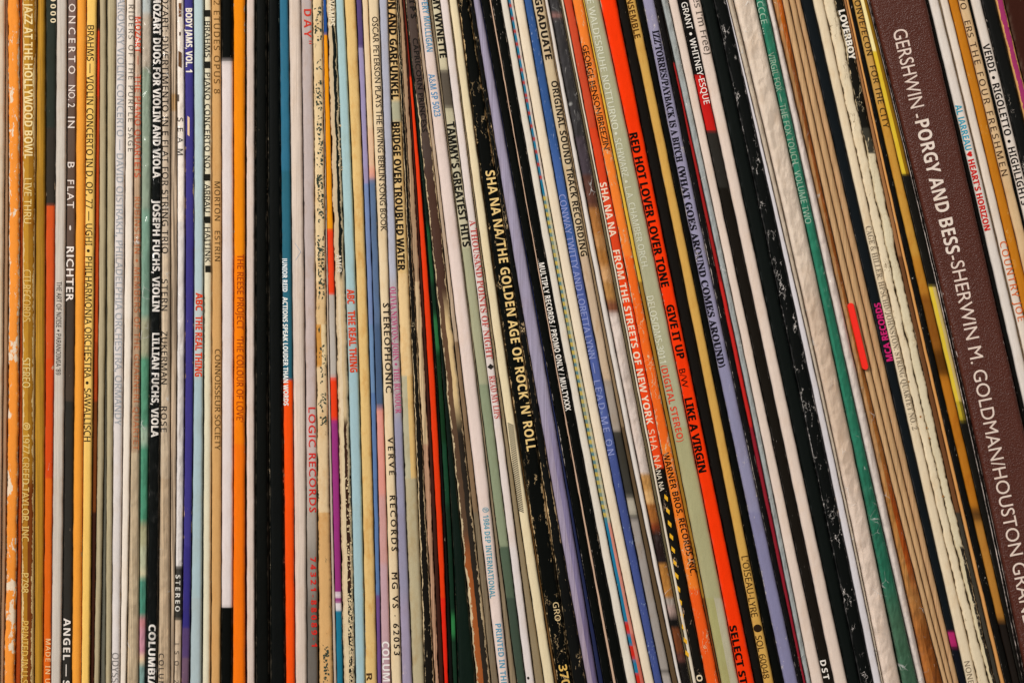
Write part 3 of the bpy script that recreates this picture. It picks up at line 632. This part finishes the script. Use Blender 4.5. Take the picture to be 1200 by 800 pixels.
R('spine printed with a dark to amber photograph strip', [646.2,659.8,719.5,732,795,805.4], [(-999,'3C3A3C'),(17,'A87870'),(20,'3C3A3C'),(160,'4A4048'),(205,'5C3A30'),(225,'6A4234'),(243,'A87038'),(262,'B87C40'),(275,'C49058'),(292,'B07838'),(312,'CCA070'),(330,'B8884C'),(352,'8A5438'),(366,'DACCC4'),(555,'C89858'),(575,'D8B078'),(590,'A86A30'),(612,'8A4020'),(622,'2A1A18'),(652,'241A1C'),(660,'B8803C'),(700,'A8A098'),(708,'B09890'),(722,'141210'),(735,'7A4424'),(765,'6A4038'),(775,'181412')], film=True, gloss=.6, prot=-.5, soft=6)
R('hairline olive spine left of thin cream', [660,661.4,732.2,735.7,805.6,808], '665C44', prot=-1.8)
R('thin cream spine left of red with cream capitals', [661.6,664,736,738.1,808.2,812.8], 'DDD0BC', rnd=.5, prot=.6)
R('red orange spine with cream capitals, lower part black', [664.2,674.3,738.3,749.8,813,823.8], [(-999,'C84A2C'),(150,'D84420'),(300,'EA4818'),(548,'14120E')],
  [("SHA NA NA",704,214,717.5,277,7,'F0D8C0','B'),("FROM THE STREETS OF NEW YORK",720.5,293,757.5,497,7,'F0D8C0','B'),("SHA NA",759.5,503,768.5,550,6.6,'F0C8A8','R'),("NA NA",769.3,551,773,575,5,'E8DCC8','R'),("OF",817.5,790,820,806,6,'E8D8B8','B')],
  marks=[(780.6+k*2.05, 583+k*15.2, 4, 5, 'E8B028', 2) for k in range(13)], spots=.5, edges=.4, peel=.2, crack=.5, wear_colour='E4C4A8', prot=.3, jit=.5)
R('orange spine peeling in cream streaks, black capitals', [674.5,686.9,750,762,824.1,839], [(-999,'F08030'),(300,'EC6820'),(520,'EC7C28'),(690,'EC5A1C')],
  [("GEORGE BENSON/BREEZIN'",684.5,53,711.5,177,6.2,'2A160C','GX'),("WARNER BROS. RECORDS INC.",780,530,813.5,673,6.4,'2A160C','B')], crack=1.0, peel=.45, edges=.5, wear_colour='ECC8A0', jit=.4, prot=.9)
R('thin dark gold spine left of sage with pale capitals', [687.2,688.6,762.2,766.8,839.2,841.2], [(-999,'D8B040'),(330,'9A7028'),(700,'6A3A18')], prot=-.9)
R('sage green spine with pale capitals and red stereo note', [688.8,706.8,767,786.8,841.4,862.3], [(-999,'ABA98A'),(500,'A8A47C'),(700,('A6A26E','B4AE94'))],
  [("SERENADE WALDESRUHE NOTTURNO",681,-52,721.5,152,6.6,'D8D8C4','R'),("\u2022 SCHWARZ \u2022 L.A. CHAMBER ORCH.",722,155,756.5,315,6.6,'D4D4C0','R'),("DELOS/DMS-3011",761.5,347,777.2,425,6.8,'D8D8C4','R'),("(DIGITAL STEREO)",777.5,428,797.8,517,6.8,'D8452C','B')], prot=1.2, spots=.15)
R('vivid red orange spine with heavy black capitals', [707,726.1,787,802,862.5,880.5], 'F43808',
  [("RED HOT LOVER LOVER TONE",741.5,156,779.5,336,8.4,'160C08','X'),("GIVE IT UP",784.5,357,798,420,8,'160C08','X'),("B/W",798.8,432,803,454,6.6,'3A1408','L'),("LIKE A VIRGIN",806.2,466,822.8,553,8.2,'160C08','X'),("SELECT STREET",855.5,732,876.5,834,7.4,'160C08','X')], prot=1.9, spots=.08, gloss=.25, rnd=.18)
R('plain black spine between vivid red and golden tan', [726.5,737.3,802.3,815.6,880.8,890.7], '14110E', spots=.4, edges=.25, wear_colour='B8AC9C', prot=-.6)
R('golden tan spine with dark lettering at top and foot', [737.6,749.3,816,827.3,891,903.2], 'CFA252',
  [("CHAMBER ENSEMBLE",721,-62,746.8,45,6.6,'5A3A14','B'),("L'OISEAU-LYRE",872.3,651,883.8,722,6.8,'4A3214','R'),("\u25CF",884.5,731,886,740,8,'2A1C10','R'),("SOL 60048",887,744,895,794,6.6,'4A3214','R')], prot=1, stain=.5)
R('plain black spine between golden tan and lavender', [749.6,756.8,827.6,834.8,903.5,914.8], K, spots=.25, prot=-.8)
R('lavender spine with fancy black serif capitals', [757,770.9,835,849.7,915,931.2], [(-999,'9490AC'),(400,'8A88A6'),(600,'8280A2')],
  [("IZZ'TORRES/PAYBACK IS A BITCH",767.8,36,796.5,190,6.8,'15131C','SX'),("(WHAT GOES AROUND COMES AROUND)",797.8,195,842.3,430,7,'15131C','SX')], spots=.55, edges=.5, crack=.45, wear_colour='DCD6DC', prot=.9)
R('thin black flecked spine right of fancy serif capitals', [771.2,777.7,850,856.4,931.4,937], '100E0E', edges=.5, spots=.7, wear_colour='D8D0CC', prot=0)
R('hairline crimson spine beside silvery grey', [777.9,778.8,856.7,862,937.2,940.5], [(-999,'14100E'),(74,'9A1C1C'),(330,'C02420'),(500,'8A1C2A')], prot=.2, gloss=.7, rnd=.5)
R('silvery grey spine in crumpled plastic', [779,787.3,862.2,869,940.7,946.7], 'A6ACAC', film=True, gloss=.7, prot=.3, spots=.3, wear_colour='E8E4E0')
R('plain pinkish cream spine left of black with white capitals', [787.6,798.3,869.2,879.9,947,961.3], 'DECBBE', prot=1.5)
R('black spine with white capitals over a red section', [798.6,811.2,880.3,893,961.5,973.3], [(-999,'100E0C'),(88,'C01C18'),(153,'2A2824'),(220,'18140F')],
  [("GRANT \u2022 WHITNEY-ESQUE",801.5,3,828.5,122,6.2,'F2ECE4','R'),("DST 1",963.5,773,970,806,6,'EEE8E0','B')], spots=.55, wear_colour='C8C0BC', prot=.3)
R('pinkish cream spine with small grey italic lettering', [811.5,825,893.3,907,973.6,989], 'DECBBE', [("Free (Yes I'm Free)",808.5,-42,831.6,64,7,'5E544C','R')], prot=1.6)
R('black spine without lettering between cream and cracked black', [825.3,840.7,907.2,924,989.2,1004], '0A100E', spots=.2, edges=.2, wear_colour='9AA4A4', prot=-.2, gloss=.5)
R('black spine with white crackle along its right side', [841,855.5,924.2,939.8,1004.2,1019.6], '080B0A', spots=.6, crack=.85, edges=.4, wear_colour='D4D0D0', prot=.5, gloss=.45)
R('thin lavender white spine right of crackled black', [855.7,856.6,940.1,947,1019.9,1029], 'D4CFD4', prot=.6)
R('narrow grey beige spine edge left of wide cream in plastic', [856.8,864,947.2,951.8,1029.2,1031], 'C4B6A4', film=True, prot=.2, rnd=.4)
R('wide cream spine in crinkled plastic', [864.2,889.4,952,973,1031.2,1051.8], [(-999,'E0D0C0'),(340,'D6C0AC'),(560,'E4D2C4')], soft=90, film=True, rnd=.3, prot=.9, stain=.3)
R('jade green spine in plastic with faded pale capitals', [889.8,902.3,973.2,985.3,1053,1071.4], [(-999,'2E7E64'),(560,'2A7058'),(700,'486E56')], soft=60,
  texts=[("CCCE ...",889,2,897.6,40,6.4,'A8C8B4','R'),("VIRGIL FOX",899.5,62,910.5,107,6.2,'A8C0AA','R'),("\u2014 THE FOX TOUCH",911.5,110,931,192,6.2,'A8C0AA','R'),("VOLUME TWO",932,200,945.3,262,6.4,'A8C4B0','R')], film=True, spots=.25, crack=.3, wear_colour='B8D0C0', prot=.4)
R('narrow off white spine right of jade green', [902.5,909,985.5,995.8,1071.7,1080.2], 'DCCFC8', film=True, prot=.6, rnd=.4)
R('amber and rust streaked spine right of off white', [909.3,920.8,996,1005,1080.6,1100], [(-999,('C08A54','E07818')),(60,('B08454','A86024')),(330,('C09464','B87838')),(560,('C08848','B85818')),(680,'C88C4C'),(720,('C07838','9A5820'))], ribs=.35, gloss=.6, prot=-.6, rnd=.4, film=True, soft=60)
R('tan spine with a vivid red tab clipped on it', [921,928.8,1005.2,1013,1100.2,1106], 'CCA67A', ribs=.22, prot=.1, rnd=.5, tab=(996,355,1014.5,433,7.8), wear_colour='E0C89A')
R('tan spine, middle one of three right of the red tab', [929,936.4,1013.2,1022,1106.2,1112.4], 'C8A276', ribs=.22, prot=-.3, rnd=.4)
R('tan spine left of black with magenta lettering', [936.6,943,1022.2,1030.8,1112.6,1119.5], 'C49C72', ribs=.22, prot=-.1, rnd=.4)
R('black spine with magenta record label capitals', [943.2,956.7,1031,1042.2,1119.7,1128.2], [(-999,'10161A'),(740,'B02868'),(757,'10121A')],
  [("MCA RECORDS",1042.8,423,1030.5,355,7.4,'C4246C','XF')], spots=.25, edges=.2, wear_colour='C0B8B8', prot=-.1)
R('cream spine with thin grey serif lettering', [956.9,968.8,1042.5,1053.2,1128.4,1141.6], 'E2D0B2',
  [("CAGE & HILLER: HPSCHD/JOHNSTON: STRING QUARTET NO. 2",1017,265,1072,503,5.8,'8A7C68','SL'),("NONESUCH",1132.5,774,1143,826,5.8,'8A7C68','R')], prot=1.3, stain=.4)
R('cream spine with ragged torn right edge and rust spots', [969,983,1053.4,1063,1141.8,1154.2], 'E2D2B4', marks=[(1067.6-3,447,1.6,1.6,'A0682C',0),(1078.5,488,2,2,'A0682C',0),(1086,501,1.8,1.8,'A0682C',0),(1089,513,1.6,1.6,'A0682C',0),(1105,581,2,2,'A0682C',0)], jit=1.3, crack=.8, edges=.4, wear_colour='9A8668', prot=.9, stain=.4)
R('black spine with white capitals, worn to cream below', [983.2,993,1063.2,1074,1154.4,1161.8], [(-999,'14130F'),(150,'3A3830'),(180,'D8CCAE'),(640,('D4C6A4','2A2620'))],
  [("LOVERBOY",986,12,1000.3,70,6.6,'F0E8DC','X')], spots=.7, edges=.7, crack=.9, jit=1.2, wear_colour='D8CAAA', prot=.4)
R('thin dark brown spine left of hairline orange', [993.2,996,1074.2,1080,1162,1167.8], [(-999,'9A6C44'),(300,'6A4428'),(600,'3C3830')], prot=-1)
R('hairline orange tan spine between dark ones', [996.2,998.7,1080.2,1084,1168,1173], 'D49858', rnd=.5, prot=.5)
R('black speckled spine left of tan with black capitals', [999,1003,1084.2,1091,1173.2,1181.5], '0E0D0B', spots=.7, edges=.3, wear_colour='D8D0C8', prot=0)
R('amber tan spine with rubbed black capitals, darker below', [1003.2,1012.4,1091.2,1102.8,1181.7,1191], [(-999,'C4984E'),(120,'C4903A'),(300,'B87C28'),(345,'8A5418'),(410,'5A3408'),(440,'B4701C'),(595,'5A3A18'),(610,'B07830'),(725,'1C1612')], soft=12,
  texts=[("OONVE/ECON   FOR THE CITY",1003.5,-8,1038.8,150,6,'30220F','RW#C4984E')], spots=.4, stain=.8, edges=.3, wear_colour='3A2A14', prot=.2, gloss=.6)
R('yellow spine interrupted by black, beside the thick box', [1012.6,1021.5,1103,1112.4,1191.2,1194.2], [(-999,('F0E0A0','8A6410')),(60,('D8B830','8A6410')),(204,'12100C'),(336,('D8BC38','C8B070')),(470,('B8A028','7A6A20')),(492,'12100C')], spots=.3, edges=.3, wear_colour='E8E0D0', gloss=.7, prot=.3)  # brown right half puts the shading of the yellow into the colour
R('thin black spine with white nicks beside the thick box', [1021.7,1024.1,1112.7,1117,1194.5,1199.3], '100C0A', edges=.9, spots=.6, wear_colour='E0D4D0', prot=-1)
R('thick maroon pebbled box with large white opera title', [1024.4,1089.4,1117.3,1177,1199.6,1262], '542A20',
  [("GERSHWIN -",1053.5,35,1077.5,138,14.5,'E4D0C4','GL'),("PORGY AND BESS",1079.5,141,1117,297,14.5,'E8D8CC','B'),("-",1118.3,299,1119.6,304,14,'E4D0C4','L'),("SHERWIN M. GOLDMAN/HOUSTON GRAND OPERA",1121,306,1222.5,806,14,'E4D0C4','GL')], mat='PEBBLE', rnd=.09, prot=2.4, cat='box set', name='box_set')
R('black strip filling the dark gap between the box and white', [1089.7,1092.8,1177.3,1182.8,1262.2,1268], '0E0D0B', spots=.6, edges=.3, wear_colour='C8C0BC', prot=-1.2)  # black sleeve standing in for the dark gap here
R('white spine with blue then red capitals beside the box', [1093,1104.6,1183,1194.9,1268.2,1280], 'DED4CC', [("AL JARREAU",1119.3,123,1131.8,176,6.8,'2C9CB8','B'),("\u2665",1132.4,178,1133.8,184,5.4,'CC2420','X'),("HEART'S HORIZON",1134.3,187,1154.3,270,6.4,'CC2420','X')], prot=1.2)
R('thin beige spine right of blue and red capitals', [1104.8,1106,1195.1,1196.5,1280.2,1283], '8A7860', prot=-1.5)
R('cream spine with orange capitals to the right of the box', [1106.2,1116,1196.7,1207,1283.2,1294], 'E0D2C4', [("COUNTRY JOE",1176.6,283,1198.6,376,7.2,'D8682C','RK')], prot=.9)
R('ochre spine covered in fine pale cracks', [1116.3,1127.5,1207.2,1219,1294.2,1306], 'BE7618', crack=.7, spots=.5, wear_colour='E4B468', prot=.4, gloss=.7)
R('light tan spine with rubbed brown capitals', [1127.7,1139,1219.2,1231,1306.2,1318], 'D4B48A', [("VO   ERS",1125,-4,1135,44,6.2,'4A3424','RW#D4B48A'),("FOUR FRESHMEN: THE",1000,0,1001,1,1,'4A3424','R')][:1]+[("THE FOUR FRESHMEN",1136.3,50,1172.5,206,6.6,'4A3424','R')], stain=.5, prot=.9)
R('thin black spine left of white with black opera capitals', [1139.2,1142,1231.2,1234,1318.2,1321], K, prot=-1.5)
R('white spine with black Italian opera title', [1142.2,1154.3,1234.2,1246,1321.2,1333], 'DDD2C8', [("VERDI \u2022 RIGOLETTO \u2022 HIGHLIGHTS",1153.3,52,1199.5,240,7.4,'1E1A18','B')], prot=1.2)
R('wide black spine with curling white scratches', [1154.5,1171.2,1246.2,1262,1333.2,1349], '0E0F0E', spots=.4, crack=.6, wear_colour='D8D0CC', prot=.2, gloss=.6)
R('narrow magenta spine with worn yellow edges', [1171.5,1180.8,1262.2,1272,1349.2,1359], 'A03468', edges=.95, spots=.5, wear_colour='E0AC6C', prot=.5, jit=.5)
R('dark brown spine at the top right corner', [1181.2,1226,1272.2,1316,1359.2,1402], '3A1C14', prot=-.5, rnd=.12)

settle()
for i, r in enumerate(RECS): build(r, i)

# ------------------------------------------------------------------ the shelf they stand on
def boxm(name, x0, x1, y0, y1, z0, z1):
    b = .002
    pr = [(x0 + b, z0), (x1 - b, z0), (x1, z0 + b), (x1, z1 - b), (x1 - b, z1), (x0 + b, z1), (x0, z1 - b), (x0, z0 + b)]
    vs = [(x, y0, z) for x, z in pr] + [(x, y1, z) for x, z in pr]
    fs = [tuple(range(8)), tuple(range(15, 7, -1))] + [(i, i + 8, (i + 1) % 8 + 8, (i + 1) % 8) for i in range(8)]
    o = mkmesh(name, vs, fs, WOOD, smooth=False); o['kind'] = 'structure'; return o
boxm('shelf', -.6, .75, -.02, .36, -.025, -.0004)
boxm('light_block_panel', -.6, .75, .345, .357, -.0004, .40)  # unseen panel added to keep world light from leaking between sleeves
